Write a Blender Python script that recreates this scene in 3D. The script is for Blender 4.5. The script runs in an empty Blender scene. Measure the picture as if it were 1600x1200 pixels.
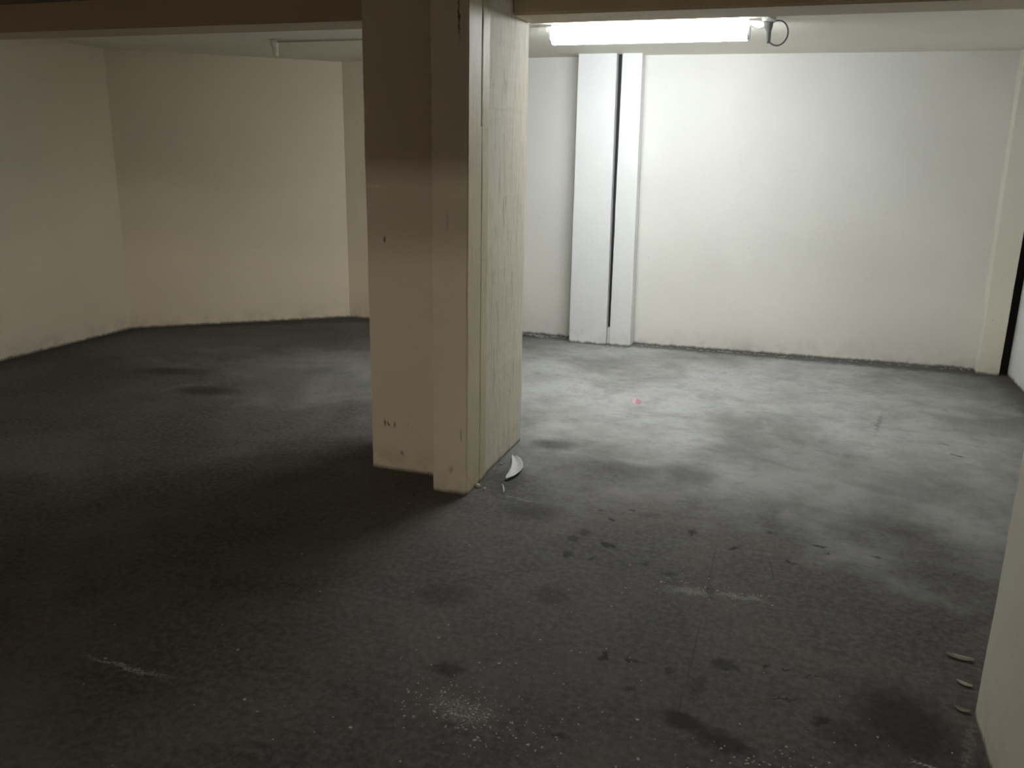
import bpy, bmesh, math, random
from mathutils import Vector, Matrix, noise
random.seed(7)
sc = bpy.context.scene
C = sc.collection

# ---------------------------------------------------------------- camera
EYE = Vector((0, 0, 1.6))
RIGHT = Vector((0.9478489633, 0.3182080170, 0.0180554879))
DOWN = Vector((0.0996229394, -0.2419838561, -0.9651523628))
FWD = Vector((-0.3027500830, 0.9166174073, -0.2610649651))
cam = bpy.data.objects.new('camera', bpy.data.cameras.new('camera'))
C.objects.link(cam)
m = Matrix.Identity(4)
for i, v in enumerate((RIGHT, -DOWN, -FWD)):
    m[0][i], m[1][i], m[2][i] = v
m.translation = EYE
cam.matrix_world = m
cam.data.sensor_width = 36
cam.data.lens = 1325.545 / 1600 * 36
cam.data.clip_start = 0.05
sc.camera = cam

# ---------------------------------------------------------------- world, exposure, lamp light
w = bpy.data.worlds.new('world'); sc.world = w; w.use_nodes = True
w.node_tree.nodes['Background'].inputs[0].default_value = (0.0, 0.0, 0.0, 1)
w.node_tree.nodes['Background'].inputs[1].default_value = 0.0
sc.view_settings.view_transform = 'Standard'
sc.view_settings.look = 'None'
sc.view_settings.gamma = 1
sc.view_settings.use_curve_mapping = False
sc.view_settings.exposure = 1.42
TUBE_COLOUR, TUBE_POWER = (0.89, 0.945, 1.0), 30.0          # the lit tube in the photo
REAR_COLOUR, REAR_POWER = (1.0, 0.87, 0.70), 300.0          # the tube of the bay behind the viewer

H = 2.40          # ceiling
XL, XR = -5.69, 1.66   # left and right wall planes
# ---------------------------------------------------------------- material helpers
class N:
    """tiny node-graph writer"""
    def __init__(s, name):
        s.m = bpy.data.materials.new(name); s.m.use_nodes = True
        s.t = s.m.node_tree; s.b = s.t.nodes['Principled BSDF']
        s.geo = s.t.nodes.new('ShaderNodeNewGeometry')
        s.P = s.geo.outputs['Position']
    def set(s, n, k, v):
        if hasattr(v, 'links'): s.t.links.new(v, n.inputs[k])
        elif v is not None: n.inputs[k].default_value = v
    def math(s, op, a, b=None, c=None, clamp=False):
        n = s.t.nodes.new('ShaderNodeMath'); n.operation = op; n.use_clamp = clamp
        s.set(n, 0, a); s.set(n, 1, b); s.set(n, 2, c); return n.outputs[0]
    def vmath(s, op, a, b=None):
        n = s.t.nodes.new('ShaderNodeVectorMath'); n.operation = op
        s.set(n, 0, a); s.set(n, 1, b)
        return n.outputs['Value'] if op in ('LENGTH', 'DOT_PRODUCT', 'DISTANCE') else n.outputs[0]
    def mapping(s, v, loc=(0, 0, 0), rot=(0, 0, 0), sca=(1, 1, 1), typ='POINT'):
        n = s.t.nodes.new('ShaderNodeMapping'); n.vector_type = typ
        s.set(n, 'Vector', v); n.inputs['Location'].default_value = loc
        n.inputs['Rotation'].default_value = rot; n.inputs['Scale'].default_value = sca
        return n.outputs[0]
    def noise(s, v, scale, detail=5, rough=0.55, dist=0.0, col=False):
        n = s.t.nodes.new('ShaderNodeTexNoise'); s.set(n, 'Vector', v)
        n.inputs['Scale'].default_value = scale; n.inputs['Detail'].default_value = detail
        n.inputs['Roughness'].default_value = rough; n.inputs['Distortion'].default_value = dist
        return n.outputs['Color' if col else 0]
    def ramp(s, v, a, b, lo=0.0, hi=1.0):
        n = s.t.nodes.new('ShaderNodeMapRange'); n.interpolation_type = 'SMOOTHSTEP'
        s.set(n, 0, v)
        for k, q in zip((1, 2, 3, 4), (a, b, lo, hi)): n.inputs[k].default_value = q
        return n.outputs[0]
    def mix(s, f, a, b, mode='MIX'):
        n = s.t.nodes.new('ShaderNodeMix'); n.data_type = 'RGBA'; n.blend_type = mode
        s.set(n, 0, f)
        for k, v in ((6, a), (7, b)):
            s.set(n, k, (*v, 1) if isinstance(v, tuple) and len(v) == 3 else v)
        return n.outputs[2]
    def z(s):
        n = s.t.nodes.new('ShaderNodeSeparateXYZ'); s.set(n, 0, s.P); return n.outputs
    def bump(s, h, strength, dist=0.01):
        n = s.t.nodes.new('ShaderNodeBump'); n.inputs['Strength'].default_value = strength
        n.inputs['Distance'].default_value = dist; s.set(n, 'Height', h)
        s.set(s.b, 'Normal', n.outputs[0])
    def spots(s, v, items, edge=0.55):
        """soft ellipses: (x, y, radius_x, radius_y, angle, strength) in the plane of v"""
        tot = None
        for (x, y, rx, ry, an, st) in items:
            q = s.mapping(v, loc=(x, y, 0), rot=(0, 0, an), sca=(rx, ry, 1), typ='TEXTURE')
            l = s.vmath('LENGTH', s.vmath('MULTIPLY', q, (1, 1, 0)))
            k = s.ramp(l, edge, 1.35, st, 0.0)
            tot = k if tot is None else s.math('MAXIMUM', tot, k)
        return tot
    def done(s, col, rough=0.8, spec=0.3):
        s.set(s.b, 'Base Color', (*col, 1) if isinstance(col, tuple) and len(col) == 3 else col)
        s.set(s.b, 'Roughness', rough); s.b.inputs['Specular IOR Level'].default_value = spec
        return s.m

def wall_paint(name, base, grime=(0.10, 0.09, 0.075), foot=0.02, streaks=0.0, worn=None, rough=0.62, marks=None):
    n = N(name)
    big = n.noise(n.P, 1.3, 4, 0.5)
    col = n.mix(n.ramp(big, 0.35, 0.7), tuple(c * 0.95 for c in base), base)
    fine = n.noise(n.P, 26, 6, 0.6)
    col = n.mix(n.ramp(fine, 0.55, 0.8, 0, 0.10), col, tuple(c * 0.62 for c in base))
    sp = n.noise(n.mapping(n.P, sca=(60, 60, 22)), 1.0, 2, 0.5)           # small scuffs
    lowz = n.ramp(n.z()[2], 0.15, 1.6, 1, 0.25)
    col = n.mix(n.math('MULTIPLY', n.ramp(sp, 0.73, 0.80, 0, 0.45), lowz), col, grime)
    hgt = fine
    if streaks:
        st = n.noise(n.mapping(n.P, rot=(.02, .03, .4), sca=(48, 48, 5.5)), 1.0, 6, 0.68, 0.3)
        st2 = n.noise(n.mapping(n.P, rot=(-.02, .02, .7), sca=(130, 130, 9)), 1.0, 3, 0.6)
        col = n.mix(n.ramp(st, 0.48, 0.72, 0, streaks), col, worn)
        col = n.mix(n.ramp(st2, 0.68, 0.76, 0, 0.7 * streaks + .2), col, (0.13, 0.11, 0.07))
        hgt = n.math('ADD', n.math('MULTIPLY', st, 1.5), fine)
    if marks:
        v = n.t.nodes.new('ShaderNodeCombineXYZ'); xyz = n.z()
        n.set(v, 0, xyz[0]); n.set(v, 1, xyz[2])
        vv = n.vmath('ADD', v.outputs[0], n.vmath('MULTIPLY', n.vmath('SUBTRACT', n.noise(n.P, 60, 3, .6, 0, True), (.5, .5, .5)), (.02, .03, 0)))
        col = n.mix(n.spots(vv, marks, 0.3), col, (0.035, 0.02, 0.015))
    # ragged dirt line where the paint stops above the floor
    rag = n.noise(n.mapping(n.P, sca=(17, 17, 5)), 1.0, 6, 0.7)
    edge = n.math('SUBTRACT', n.z()[2], n.math('MULTIPLY', n.math('SUBTRACT', rag, 0.35), foot * 2.4))
    col = n.mix(n.ramp(edge, -.004, 0.022, 0.9, 0), col, grime)
    splash = n.noise(n.P, 7, 5, 0.65)
    col = n.mix(n.math('MULTIPLY', n.ramp(n.z()[2], 0.0, 0.22, 0.22, 0), n.ramp(splash, 0.4, 0.7)), col, grime)
    n.bump(hgt, 0.25, 0.006)
    return n.done(col, rough, 0.3)

WALL = (0.75, 0.742, 0.69)
M_wall = wall_paint('white_wall_paint', WALL)
M_tan = wall_paint('tan_wall_paint', (0.77, 0.69, 0.545))
M_wall_shaded = wall_paint('shade_brown_wall', (0.25, 0.19, 0.12))  # unseen rear wall, darkened so it bounces less light onto the pillar
M_ceil_shaded = wall_paint('shade_brown_ceiling', (0.24, 0.19, 0.13), foot=0.0)  # shade put into the colour: near ceiling darkened to dim the upper pillar
M_white = wall_paint('bright_white_paint', (0.80, 0.80, 0.78))
M_cream = wall_paint('cream_column_paint', (0.74, 0.72, 0.61))
M_pillar = wall_paint('grey_cream_pillar_paint', (0.70, 0.66, 0.58), foot=0.012,
                      marks=[(-1.905, 1.19, .006, .022, 0, .8), (-1.925, 0.255, .006, .022, 0, .8), (-1.905, 0.25, .006, .02, .4, .7),
                             (-1.87, 0.25, .006, .02, 0, .7), (-1.445, 2.16, .005, .10, 0.03, .9), (-1.83, 0.10, .008, .014, 0, .6),
                             (-1.43, .30, .004, .03, 0, .6), (-1.48, .12, .012, .02, 0, .35), (-1.50, 1.3, .004, .05, 0, .3)])
M_board = wall_paint('board_marked_pillar_paint', (0.73, 0.675, 0.545), foot=0.012, streaks=0.75, worn=(0.41, 0.34, 0.22), rough=.85)
M_strip = wall_paint('yellowed_pillar_paint', (0.64, 0.57, 0.38), foot=0.012, streaks=0.25, worn=(0.45, 0.37, 0.22))
M_ceil = wall_paint('ceiling_paint', (0.84, 0.81, 0.70), foot=0.0)
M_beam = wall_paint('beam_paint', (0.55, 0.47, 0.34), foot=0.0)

def simple(name, col, rough=0.6, spec=0.4, var=0.12, scale=30, metal=0.0):
    n = N(name); f = n.noise(n.P, scale, 4, 0.6)
    c = n.mix(n.ramp(f, 0.3, 0.75), tuple(q * (1 - var) for q in col), col)
    n.bump(f, 0.15, 0.003); n.b.inputs['Metallic'].default_value = metal
    return n.done(c, rough, spec)
M_paper = simple('white_paper', (0.52, 0.52, 0.50))
M_pink = simple('pink_wrapper', (0.62, 0.42, 0.44), 0.45)
M_red = simple('red_wrapper', (0.42, 0.19, 0.22), 0.45)
M_shard = simple('paint_flake', (0.50, 0.48, 0.43), 0.8)
M_speck = simple('paint_speck', (0.44, 0.42, 0.37), 0.8)
M_rubble = simple('grey_rubble', (0.30, 0.29, 0.27), 0.9)
M_housing = simple('white_enamel', (0.82, 0.83, 0.84), 0.35)
M_cable = simple('grey_cable_sheath', (0.16, 0.17, 0.18), 0.5)
M_holder = simple('grey_plastic', (0.22, 0.23, 0.24), 0.45)
M_conduit = simple('painted_conduit', (0.80, 0.77, 0.66), 0.6)
M_gap_shade = simple('gap_shade_black', (0.035, 0.035, 0.035), 0.9)  # near-black that paints the shade inside the gaps

def emit(name, col, power):
    mt = bpy.data.materials.new(name); mt.use_nodes = True; b = mt.node_tree.nodes['Principled BSDF']
    b.inputs['Base Color'].default_value = (0.8, 0.8, 0.8, 1)
    b.inputs['Emission Color'].default_value = (*col, 1); b.inputs['Emission Strength'].default_value = power
    return mt
M_tube = emit('lit_diffuser', TUBE_COLOUR, TUBE_POWER)
M_tube_rear = emit('lit_diffuser_warm', REAR_COLOUR, REAR_POWER)

# dusty trowelled concrete floor; stains have their own shapes, world coordinates in metres
STAINS = [(-0.64, 3.284, 0.05, 0.018, -0.5, 1), (-0.792, 3.286, 0.026, 0.04, .2, .6), (-0.766, 3.365, 0.03, 0.05, .3, .6),
 (-0.773, 3.126, 0.018, 0.034, .2, .8), (-0.672, 3.126, 0.02, 0.016, 0, .7), (-0.454, 3.16, 0.013, 0.022, 0, .8),
 (-0.681, 3.543, 0.019, 0.018, 0, .7), (-0.614, 3.684, 0.014, 0.022, .5, .7), (-0.746, 3.633, 0.014, 0.012, 0, .6),
 (-0.314, 3.537, 0.021, 0.034, .2, .8), (-0.125, 3.446, 0.016, 0.04, -.5, .8), (0.011, 3.667, 0.022, 0.009, 0, .8),
 (0.217, 3.595, 0.03, 0.014, .3, .8), (0.254, 3.525, 0.013, 0.01, 0, .8), (0.102, 3.393, 0.024, 0.009, -.8, .8),
 (0.204, 3.4, 0.013, 0.012, 0, .4), (0.445, 3.565, 0.024, 0.012, -.3, .8), (-0.467, 2.453, 0.012, 0.026, 0, .9),
 (-0.386, 2.467, 0.034, 0.016, -.1, .9), (-0.09, 2.548, 0.05, 0.036, .2, .6), (-0.188, 3.019, 0.023, 0.05, .3, .7),
 (-0.355, 3.11, 0.024, 0.022, 0, .6), (-0.175, 2.206, 0.085, 0.040, -.35, .85), (-0.061, 2.150, 0.10, 0.045, -.25, .75),
 (-0.505, 2.026, 0.035, 0.014, 0, .7), (0.21, 2.349, 0.042, 0.02, .35, .75), (0.042, 2.577, 0.014, 0.012, 0, .7),
 (0.106, 2.581, 0.018, 0.008, .5, .8), (0.086, 2.418, 0.05, 0.004, .35, .9), (0.204, 2.573, 0.045, 0.004, .25, .7),
 (-0.257, 2.449, 0.018, 0.012, 0, .7), (-0.357, 2.315, 0.012, 0.02, 0, .6), (-0.16, 2.404, 0.026, 0.06, 0, .4),
 (-0.93, 2.214, 0.06, 0.045, 0, .6), (-0.41, 4.269, 0.16, 0.17, 0, .4), (-0.75, 4.2, 0.22, 0.12, 0, .3), (-1.20, 4.45, 0.14, 0.10, .3, .6),
 (-3.756, 4.654, 0.24, 0.12, .2, .6), (-4.309, 5.001, 0.30, 0.12, .3, .5), (-1.135, 2.641, 0.10, 0.10, 0, .4),
 (0.262, 2.594, 0.07, 0.044, 0, .3), (-1.05, 3.50, 0.16, 0.10, 0.2, .5), (-0.751, 2.784, 0.08, 0.073, 0, .35),
 (-0.525, 3.656, 0.06, 0.03, 0, .25), (0.44, 2.42, 0.16, 0.22, 0.2, .75), (0.30, 2.30, 0.12, 0.09, 0, .5), (0.93, 5.3, .04, .010, -.5, .6),
 (0.98, 5.1, .05, .010, -.4, .7), (0.60, 5.6, .015, .25, -.15, .35), (-1.28, 3.85, .09, .22, .1, .45),
 (0.0, 4.6, .20, .03, -.5, .15), (0.5, 4.4, .3, .05, -.4, .15), (0.35, 3.95, .3, .06, -.3, .18)]
CRACKS = [(-0.199, 3.20, 0.0035, 0.30, 0.01, .35), (-0.194, 2.62, 0.0035, 0.25, 0.0, .5), (-0.20, 2.30, 0.003, 0.10, 0.05, .5), (0.03, 3.30, .003, .10, .12, .6)]
PALE = [(-1.90, 1.872, 0.17, 0.012, 0.0, .5), (-1.28, 3.98, .012, .10, -.2, .35), (-0.26, 3.0, 0.10, 0.035, 0.1, .30), (-0.06, 3.02, .09, .02, 0, .30),
        (0.60, 2.36, 0.012, 0.16, -0.25, .16), (0.49, 2.24, 0.07, 0.008, 0, .55), (-2.9, 6.35, .16, .07, 0, .35), (-2.5, 6.3, .2, .06, 0, .4),
        (-1.15, 3.62, .09, .008, -.2, .3), (-0.80, 2.03, .10, .05, 0, .25)]
n = N('dusty_concrete_floor')
warp = n.vmath('MULTIPLY', n.vmath('SUBTRACT', n.noise(n.P, 22, 4, .65, 0, True), (.5, .5, .5)), (.09, .09, 0))
PW = n.vmath('ADD', n.P, warp)
warp2 = n.vmath('MULTIPLY', n.vmath('SUBTRACT', n.noise(n.P, 5, 2, .5, 0, True), (.5, .5, .5)), (.008, .008, 0))
PC = n.vmath('ADD', n.P, warp2)
cloud = n.noise(n.P, 1.1, 6, 0.62, 0.4)
cloud2 = n.noise(n.mapping(n.P, rot=(0, 0, .5), sca=(2.6, 3.4, 1)), 1.6, 6, 0.68, 0.2)
fine = n.noise(n.P, 38, 6, 0.7)
col = n.mix(n.ramp(cloud, 0.36, 0.64), (0.053, 0.046, 0.039), (0.112, 0.100, 0.088))
dust_and_lamplight = n.spots(n.vmath('ADD', n.P, n.vmath('MULTIPLY', n.vmath('SUBTRACT', n.noise(n.P, 1.4, 5, .65, 0, True), (.5, .5, .5)), (2.2, 2.2, 0))), [(-.3, 6.0, 2.3, 2.0, 0, 1), (.6, 4.5, 1.5, .9, -.2, .7), (-3.0, 5.4, 1.3, .8, 0.1, .42)], 0.5)
col = n.mix(n.math('MULTIPLY', dust_and_lamplight, n.ramp(cloud, 0.3, 0.58, 0.45, 1.0)), col, (0.40, 0.40, 0.385))  # pale dust, with part of the lamp's pool of light painted in
col = n.mix(n.ramp(cloud2, 0.42, 0.66, 0, 0.22), col, (0.085, 0.082, 0.075))
col = n.mix(n.ramp(fine, 0.35, 0.7, 0, 0.30), col, (0.27, 0.265, 0.25))
mot = n.noise(n.P, 6.5, 5, 0.7, 0.3)
col = n.mix(n.ramp(mot, 0.48, 0.72, 0, 0.22), col, (0.045, 0.040, 0.034))
mx = n.noise(n.mapping(n.P, rot=(0, 0, -.35), sca=(12, 22, 1)), 1.0, 6, 0.62)
col = n.mix(n.ramp(mx, 0.54, 0.78, 0, 0.34), col, (0.07, 0.067, 0.06))
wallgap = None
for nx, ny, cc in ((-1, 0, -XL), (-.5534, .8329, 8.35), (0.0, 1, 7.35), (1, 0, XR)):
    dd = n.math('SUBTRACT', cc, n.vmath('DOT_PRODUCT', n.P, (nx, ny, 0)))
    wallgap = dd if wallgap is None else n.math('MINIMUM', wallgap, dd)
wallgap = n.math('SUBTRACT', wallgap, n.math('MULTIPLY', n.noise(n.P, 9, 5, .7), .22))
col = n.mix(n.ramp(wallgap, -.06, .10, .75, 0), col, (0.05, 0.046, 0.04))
col = n.mix(n.spots(PW, STAINS, 0.35), col, (0.014, 0.012, 0.010))
col = n.mix(n.spots(PC, CRACKS, 0.3), col, (0.03, 0.028, 0.025))
pm = n.math('MULTIPLY', n.spots(PW, PALE, 0.3), n.ramp(n.noise(n.P, 120, 3, .6), .35, .6))
col = n.mix(pm, col, (0.62, 0.60, 0.55))
speck = n.noise(n.P, 95, 2, 0.5)
near = n.ramp(n.noise(n.P, 3.0, 3, .5), .45, .62)
col = n.mix(n.math('MULTIPLY', n.ramp(speck, 0.735, 0.78, 0, 0.6), near), col, (0.5, 0.48, 0.43))
n.bump(n.math('ADD', n.math('MULTIPLY', cloud2, 2.0), fine), 0.2, 0.006)
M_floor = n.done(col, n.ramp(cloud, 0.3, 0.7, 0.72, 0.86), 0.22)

# ---------------------------------------------------------------- mesh helpers
def link(name, bm, mat, parent=None, smooth=False):
    me = bpy.data.meshes.new(name); bmesh.ops.recalc_face_normals(bm, faces=bm.faces)
    bm.to_mesh(me); bm.free(); me.materials.append(mat)
    if smooth:
        for p in me.polygons: p.use_smooth = True
    o = bpy.data.objects.new(name, me); C.objects.link(o)
    if parent: o.parent = parent; o.location = -parent.location
    return o
def struct(name, bm, mat):
    o = link(name, bm, mat); o['kind'] = 'structure'; return o
def tag(o, label, cat, group=None, kind=None):
    o['label'] = label; o['category'] = cat
    if group: o['group'] = group
    if kind: o['kind'] = kind
    return o
def thing(name, loc, label, cat, group=None):
    o = bpy.data.objects.new(name, None); o.location = loc; o.empty_display_size = .1
    C.objects.link(o); return tag(o, label, cat, group)
def prism(pts, z0, z1, bm=None):
    bm = bm or bmesh.new()
    lo = [bm.verts.new((x, y, z0)) for x, y in pts]; hi = [bm.verts.new((x, y, z1)) for x, y in pts]
    bm.faces.new(lo); bm.faces.new(hi); k = len(pts)
    for i in range(k): bm.faces.new((lo[i], lo[(i + 1) % k], hi[(i + 1) % k], hi[i]))
    return bm
def box(x0, x1, y0, y1, z0, z1, bm=None):
    return prism([(x0, y0), (x1, y0), (x1, y1), (x0, y1)], z0, z1, bm)
def worn(bm, zstep=0.04, amp=0.0025, bevel=0.007, lean=None):
    """bevel the upright edges, slice the shape and let the surface wander a little"""
    up = [e for e in bm.edges if abs(e.verts[0].co.z - e.verts[1].co.z) > 1.0]
    if bevel: bmesh.ops.bevel(bm, geom=up, offset=bevel, segments=2, profile=0.6, affect='EDGES')
    zs = [v.co.z for v in bm.verts]; z = min(zs) + zstep
    while z < max(zs) - 1e-3:
        bmesh.ops.bisect_plane(bm, geom=bm.verts[:] + bm.edges[:] + bm.faces[:], plane_co=(0, 0, z), plane_no=(0, 0, 1)); z += zstep
    for v in bm.verts:
        d = noise.noise_vector(v.co * 5.0) * amp + noise.noise_vector(v.co * 28.0) * amp * 0.6
        v.co.x += d.x; v.co.y += d.y
    return bm
def tube(pts, r, bm=None, seg=10):
    bm = bm or bmesh.new(); rings = []
    for i, p in enumerate(pts):
        p = Vector(p); a = Vector(pts[max(i - 1, 0)]); b = Vector(pts[min(i + 1, len(pts) - 1)])
        t = (b - a).normalized(); u = t.orthogonal().normalized() if i == 0 else (u - t * u.dot(t)).normalized()
        s = t.cross(u); rr = r[i] if isinstance(r, (list, tuple)) else r
        rings.append([bm.verts.new(p + (u * math.cos(k * math.tau / seg) + s * math.sin(k * math.tau / seg)) * rr) for k in range(seg)])
    for A, B in zip(rings, rings[1:]):
        for k in range(seg): bm.faces.new((A[k], A[(k + 1) % seg], B[(k + 1) % seg], B[k]))
    bm.faces.new(rings[0]); bm.faces.new(rings[-1]); return bm

# ---------------------------------------------------------------- the room
Y0 = -6.2
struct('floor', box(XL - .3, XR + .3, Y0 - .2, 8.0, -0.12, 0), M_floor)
struct('ceiling', box(XL - .3, XR + .3, 4.3, 8.0, H, H + .12), M_ceil)
struct('ceiling_near', box(XL - .3, XR + .3, Y0 - .2, 4.3, H, H + .12), M_ceil_shaded)
CA, CB = (XL, 6.12), (-4.17, 7.42)
struct('wall_left', prism([(XL - .2, Y0), (XL, Y0), CA, (XL - .2, CA[1] + .1)], 0, H), M_tan)
struct('wall_back_left', prism([CA, CB, (CB[0], CB[1] + .25), (CA[0] - .2, CA[1] + .1)], 0, H), M_tan)
struct('wall_back_middle', prism([CB, (-3.0, 7.388), (-3.0, 7.66), (CB[0], 7.67)], 0, H), M_tan)
struct('wall_back', prism([(-3.0, 7.388), (-1.9, 7.36), (-1.5, 7.35), (-1.5, 7.6), (-3.0, 7.66)], 0, H), M_wall)
struct('wall_back_right', prism([(-1.5, 7.31), (1.595, 7.455), (1.595, 7.66), (-1.5, 7.6)], 0, H), M_wall)
struct('wall_back_recess', prism([(1.597, 7.50), (1.74, 7.50), (1.74, 7.362), (1.88, 7.362), (1.88, 7.64), (1.597, 7.64)], 0, H), M_gap_shade)  # recess lined near-black, its shade is in the colour
struct('wall_right', box(XR, XR + .2, Y0, 7.36, 0, H), M_white)
struct('wall_front', box(XL, XR, Y0 - .2, Y0, 0, H), M_wall_shaded)

# ---------------------------------------------------------------- the big pillar
p = thing('concrete_pillar', (-1.7, 4.1, 0), 'large cream painted concrete pillar standing alone in the middle of the floor', 'pillar')
link('body', worn(box(-1.998, -1.412, 3.845, 4.45, 0, H)), M_board, p)
link('front_casing', worn(box(-2.000, -1.622, 3.752, 3.845, 0, H), bevel=.005), M_pillar, p)
link('side_strip', worn(box(-1.622, -1.402, 3.745, 3.845, 0, H), bevel=.010), M_strip, p)
link('corner_post', worn(box(-1.577, -1.405, 3.57, 3.728, 0, H), bevel=.006), M_pillar, p)
link('joint_fill', box(-1.55, -1.4035, 3.7275, 3.7455, 0, 1.72), M_strip, p)
link('side_board', worn(box(-1.405, -1.399, 3.574, 3.724, 0, 2.398), bevel=.002, amp=.001), M_strip, p)

# near pillar on the right edge of the view
p = thing('wall_pillar', (1.15, 1.9, 0), 'plain cream pillar close by, reaching in from the right wall', 'pillar')
link('body', worn(box(0.642, XR - .002, 1.25, 2.54, 0, H), bevel=.012), M_cream, p)

# ---------------------------------------------------------------- beams
BZ = 2.248
def beam(x0, x1, y0, y1, label):
    b = bmesh.new(); box(x0, x1, y0, y1, BZ, H, b)
    es = [e for e in b.edges if all(abs(v.co.z - BZ) < 1e-5 for v in e.verts) and abs(e.verts[0].co.x - e.verts[1].co.x) > .5]
    bmesh.ops.bevel(b, geom=es, offset=.01, segments=2, affect='EDGES')
    o = link('ceiling_beam', b, M_beam); tag(o, label, 'beam')
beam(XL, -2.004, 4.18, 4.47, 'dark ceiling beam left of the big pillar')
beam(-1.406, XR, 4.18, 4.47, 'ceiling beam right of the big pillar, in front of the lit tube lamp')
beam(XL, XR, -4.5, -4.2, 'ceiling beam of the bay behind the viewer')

# ---------------------------------------------------------------- columns against the back wall
def column(pts_lo, pts_hi, mat, label, cat='column'):
    b = bmesh.new()
    lo = [b.verts.new((x, y, 0)) for x, y in pts_lo]; hi = [b.verts.new((x, y, H)) for x, y in pts_hi]
    b.faces.new(lo); b.faces.new(hi); k = len(lo)
    for i in range(k): b.faces.new((lo[i], lo[(i + 1) % k], hi[(i + 1) % k], hi[i]))
    o = link('wall_column', worn(b, amp=.0015, bevel=.006), mat); return tag(o, label, cat)
column([(-1.840, 7.155), (-1.506, 7.155), (-1.506, 7.345), (-1.840, 7.345)], [(-1.846, 7.155), (-1.528, 7.155), (-1.528, 7.345), (-1.846, 7.345)],
       M_white, 'wide white column against the back wall, left of the dark slit')
column([(-1.478, 7.165), (-1.292, 7.165), (-1.292, 7.30), (-1.478, 7.30)], [(-1.486, 7.165), (-1.322, 7.165), (-1.322, 7.30), (-1.486, 7.30)],
       M_white, 'narrow white column against the back wall, right of the dark slit')
o = link('joint_plaster', worn(box(-1.504, -1.480, 7.19, 7.30, 0, .155), zstep=.02, amp=.004, bevel=0), M_wall)
tag(o, 'lump of pale plaster plugging the foot of the slit between two white columns', 'plaster')
b = bmesh.new()
lo = [b.verts.new((x, y, .157)) for x, y in ((-1.5045, 7.225), (-1.480, 7.225), (-1.480, 7.297), (-1.5045, 7.297))]
hi = [b.verts.new((x, y, H - .002)) for x, y in ((-1.5245, 7.225), (-1.490, 7.225), (-1.490, 7.297), (-1.5245, 7.297))]
b.faces.new(lo); b.faces.new(hi)
for i in range(4): b.faces.new((lo[i], lo[(i + 1) % 4], hi[(i + 1) % 4], hi[i]))
o = link('slit_shade', b, M_gap_shade)  # added black block paints the shade in the slit
tag(o, 'dark filler added as a black block deep in the slit between the two white columns', 'shade')
column([(1.435, 7.295), (1.592, 7.295), (1.592, 7.455), (1.435, 7.447)], [(1.400, 7.295), (1.592, 7.295), (1.592, 7.455), (1.400, 7.445)],
       M_cream, 'cream column at the right end of the back wall beside the dark gap')

# ---------------------------------------------------------------- tube lamps
def lamp(x0, x1, y, mat, label, cable=True):
    t = thing('tube_lamp', ((x0 + x1) / 2, y, H), label, 'lamp', None)
    link('housing', box(x0 + .01, x1 - .01, y - .045, y + .045, H - .028, H - .001), M_housing, t)
    prof = [(-.055, -.028), (.055, -.028), (.062, -.055), (.054, -.095), (.032, -.113), (-.032, -.113), (-.054, -.095), (-.062, -.055)]
    b = bmesh.new(); A = [b.verts.new((x0 + .012, y + py, H + pz)) for py, pz in prof]; B = [b.verts.new((x1 - .012, y + py, H + pz)) for py, pz in prof]
    for i in range(8): b.faces.new((A[i], A[(i + 1) % 8], B[(i + 1) % 8], B[i]))
    b.faces.new(A); b.faces.new(B)
    link('diffuser', b, mat, t)
    for xa, xb in ((x0, x0 + .012), (x1 - .012, x1)):
        b = bmesh.new(); A = [b.verts.new((xa, y + py * 1.04, H - .001 + (pz + .028) * 1.03 - .027)) for py, pz in prof]
        B = [b.verts.new((xb, y + py * 1.04, H - .001 + (pz + .028) * 1.03 - .027)) for py, pz in prof]
        for i in range(8): b.faces.new((A[i], A[(i + 1) % 8], B[(i + 1) % 8], B[i]))
        b.faces.new(A); b.faces.new(B); link('end_cap', b, M_housing, t)
    return t
lamp(-1.625, -0.395, 5.60, M_tube, 'glowing white tube lamp fixed under the ceiling behind the beam')
t = thing('twin_tube_lamp', (-1.6, -5.25, H), 'bare twin tube lamp of the bay behind the viewer', 'lamp')
link('housing', box(-2.2, -1.0, -5.48, -5.03, H - .03, H - .001), M_housing, t)
for yy in (-5.405, -5.105):
    link('tube', tube([(-2.18, yy, H - .07), (-1.02, yy, H - .07)], .008, seg=8), M_tube_rear, t)
    for xx in (-2.19, -1.01): link('socket', box(xx - .01, xx + .01, yy - .015, yy + .015, H - .088, H - .03), M_housing, t)

# hanging connector and looped cable to the right of the lamp
t = thing('cable_connector', (-0.29, 5.55, H), 'grey hanging connector with a looped cable at the right end of the glowing lamp', 'connector')
link('ceiling_rose', tube([(-.29, 5.55, H - .002), (-.29, 5.55, H - .02), (-.29, 5.55, H - .026)], [.042, .040, .026], seg=20), M_housing, t, True)
link('plug', tube([(-.29, 5.55, H - .026), (-.289, 5.55, H - .05), (-.286, 5.55, H - .075), (-.284, 5.55, H - .125), (-.284, 5.55, H - .14)], [.026, .024, .014, .013, .008], seg=16), M_holder, t, True)
loop = []
for k in range(25):
    a = math.radians(150 - k * 300 / 24)
    loop.append((-.235 + .058 * math.cos(a), 5.56 + .0012 * k, H - .082 + .068 * math.sin(a)))
link('cable_loop', tube(loop, .0045, seg=8), M_cable, t, True)
feed = [(-.395 + .1 * k / 8, 5.58 - .003 * k, H - .035 - .022 * math.sin(math.pi * k / 8)) for k in range(9)]
link('feed_cable', tube(feed, .004, seg=8), M_housing, t, True)

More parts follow.
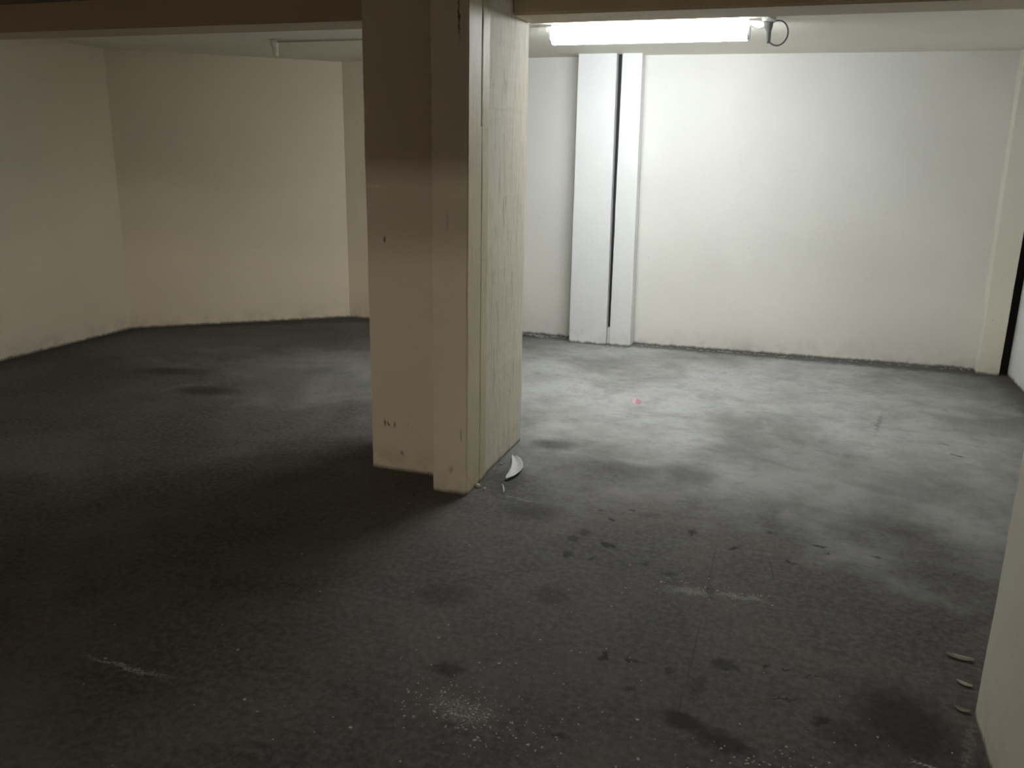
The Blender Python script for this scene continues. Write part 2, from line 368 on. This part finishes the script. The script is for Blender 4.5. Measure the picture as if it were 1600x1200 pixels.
# conduit with a stub on the left part of the ceiling
t = thing('ceiling_conduit', (-3.88, 5.9, H), 'thin painted ceiling conduit with a short hanging stub, left of the big pillar', 'conduit')
link('pipe', tube([(-3.88, 5.90, H - .014), (-2.0, 5.90, H - .014)], .008), M_conduit, t, True)
link('hanging_stub', tube([(-3.88, 5.90, H - .004), (-3.88, 5.90, H - .04), (-3.875, 5.90, H - .05), (-3.87, 5.90, H - .115), (-3.87, 5.90, H - .122)], [.030, .030, .022, .020, .012], seg=16), M_conduit, t, True)

# ---------------------------------------------------------------- litter
def curl(name, cx, cy, length, width, ang, lift, mat, label, cat, bend=0.6, taper=True, group=None):
    b = bmesh.new(); nL, nW = 16, 6; g = []
    for i in range(nL + 1):
        u = i / nL * 2 - 1; row = []
        wd = width * ((1 - u * u) ** .6 * .92 + .08 if taper else 1)
        for j in range(nW + 1):
            v = j / nW * 2 - 1
            x = u * length / 2; y = v * wd / 2 + bend * length * (u * u) * .35
            z = .002 + lift * (abs(v) ** 2) * (1 - .4 * u * u) + lift * .5 * u * u + .15 * lift * noise.noise(Vector((x * 40, y * 40, cx)))
            row.append((x, y, max(z, .001)))
        g.append(row)
    ca, sa = math.cos(ang), math.sin(ang)
    top = [[b.verts.new((cx + x * ca - y * sa, cy + x * sa + y * ca, z + .0012)) for x, y, z in r] for r in g]
    bot = [[b.verts.new((cx + x * ca - y * sa, cy + x * sa + y * ca, z)) for x, y, z in r] for r in g]
    for i in range(nL):
        for j in range(nW):
            b.faces.new((top[i][j], top[i + 1][j], top[i + 1][j + 1], top[i][j + 1])); b.faces.new((bot[i][j], bot[i][j + 1], bot[i + 1][j + 1], bot[i + 1][j]))
    for i in range(nL):
        for j in (0, nW): b.faces.new((top[i][j], bot[i][j], bot[i + 1][j], top[i + 1][j]))
    for j in range(nW):
        for i in (0, nL): b.faces.new((top[i][j], top[i][j + 1], bot[i][j + 1], bot[i][j]))
    zmin = min(v.co.z for v in b.verts)
    for v in b.verts: v.co.z -= zmin
    return tag(link(name, b, mat, smooth=True), label, cat, group)
curl('paper_scrap', -1.285, 4.0, .36, .062, math.radians(103), .016, M_paper, 'white curled paper scrap on the floor beside the big pillar', 'paper', bend=.30)
curl('plastic_strip', -1.262, 3.72, .11, .007, math.radians(113), .003, M_paper, 'thin white plastic strip on the floor just in front of the curled paper scrap', 'strip', bend=.1)
curl('paint_shard', .652, 2.852, .085, .022, math.radians(-8), .008, M_shard, 'larger pale paint shard on the floor by the near pillar', 'paint shard', bend=.2)
curl('paint_shard', .640, 2.695, .05, .016, math.radians(-25), .006, M_shard, 'smaller pale paint shard on the floor, second from the near pillar corner', 'paint shard', bend=.3)
curl('paint_shard', .610, 2.545, .045, .012, math.radians(-20), .008, M_shard, 'curled paint shard touching the corner foot of the near pillar', 'paint shard', bend=.6)

def chunk(bm, cx, cy, r, flat=.6, seedv=0, z=0):
    res = bmesh.ops.create_icosphere(bm, subdivisions=2, radius=r)
    zs = []
    for v in res['verts']:
        d = 1 + .35 * noise.noise(v.co / r * 1.3 + Vector((seedv, 0, 0)))
        v.co = Vector((v.co.x * d, v.co.y * d * (.7 + .3 * math.sin(seedv)), v.co.z * d * flat)); zs.append(v.co.z)
    for v in res['verts']: v.co += Vector((cx, cy, z - min(zs)))
t = thing('candy_wrapper', (-.934, 5.479, 0), 'small crumpled pink and red wrapper on the pale floor under the lamp', 'wrapper')
for nm, mat_, q in (('pink_flap', M_pink, ((-.950, 5.47, 0), (-.925, 5.455, 0), (-.930, 5.49, .022), (-.958, 5.51, .026))),
                ('red_flap', M_red, ((-.925, 5.455, 0), (-.900, 5.445, 0), (-.893, 5.47, .014), (-.928, 5.49, .022)))):
    b = bmesh.new(); f = [b.verts.new(v) for v in q] + [b.verts.new((v[0] + .003, v[1] + .005, v[2] + .002)) for v in q]
    b.faces.new(f[:4]); b.faces.new(f[4:])
    for i in range(4): b.faces.new((f[i], f[(i + 1) % 4], f[4 + (i + 1) % 4], f[4 + i]))
    link(nm, b, mat_, t)
for (x, y, r, lab) in ((-1.388, 3.688, .014, 'white plaster crumb nearest the front corner of the big pillar'),
                       (-1.345, 3.675, .008, 'tiny white plaster crumb a hand width from the big pillar corner'),
                       (-1.385, 4.03, .009, 'small white plaster crumb against the right face of the big pillar')):
    b = bmesh.new(); chunk(b, x, y, r, .7, x * 9); tag(link('plaster_crumb', b, M_paper), lab, 'crumb')

# paint specks splashed over the near floor: nobody could count them
b = bmesh.new(); rr = random.Random(3)
clusters = [(-.80, 2.04, .10, .05, 130), (-.72, 1.96, .12, .05, 50), (-.55, 2.0, .45, .35, 120), (-.35, 3.03, .12, .06, 40), (-.08, 3.04, .12, .03, 30),
            (-.1, 2.0, .5, .15, 70), (.45, 2.1, .15, .12, 60), (.1, 2.1, .10, .04, 50), (-1.4, 2.2, .7, .6, 50)]
for cx, cy, sx, sy, cnt in clusters:
    for _ in range(cnt):
        x, y = rr.gauss(cx, sx), rr.gauss(cy, sy)
        if x > .6 and y < 2.6: continue
        r = rr.uniform(.0012, .0042) * (1 if rr.random() < .9 else 1.6); k = rr.randint(5, 7); a0 = rr.random() * 6
        pts = [(x + r * rr.uniform(.6, 1.2) * math.cos(a0 + i * math.tau / k), y + r * rr.uniform(.6, 1.2) * math.sin(a0 + i * math.tau / k)) for i in range(k)]
        prism(pts, 0.0, rr.uniform(.0008, .0018), b)
tag(link('paint_specks', b, M_speck), 'scattered pale paint specks splashed over the dark floor in the foreground', 'paint specks', kind='stuff')

# crumbled grey plaster along the foot of the back wall
b = bmesh.new()
runs = [((-2.33, 7.33), (-1.87, 7.30), 46), ((-1.27, 7.27), (-.2, 7.32), 120), ((-.2, 7.31), (1.4, 7.41), 60), ((-1.5, 7.135), (-1.3, 7.145), 16), ((-2.18, 7.27), (-2.10, 7.26), 12)]
for (ax, ay), (bx_, by_), cnt in runs:
    for i in range(cnt):
        u = rr.random(); x = ax + (bx_ - ax) * u; y = ay + (by_ - ay) * u - abs(rr.gauss(0, .02))
        chunk(b, x, y, rr.uniform(.003, .011), .6, rr.random() * 9)
tag(link('plaster_rubble', b, M_rubble), 'crumbled grey plaster lying along the foot of the white back wall', 'rubble', kind='stuff')
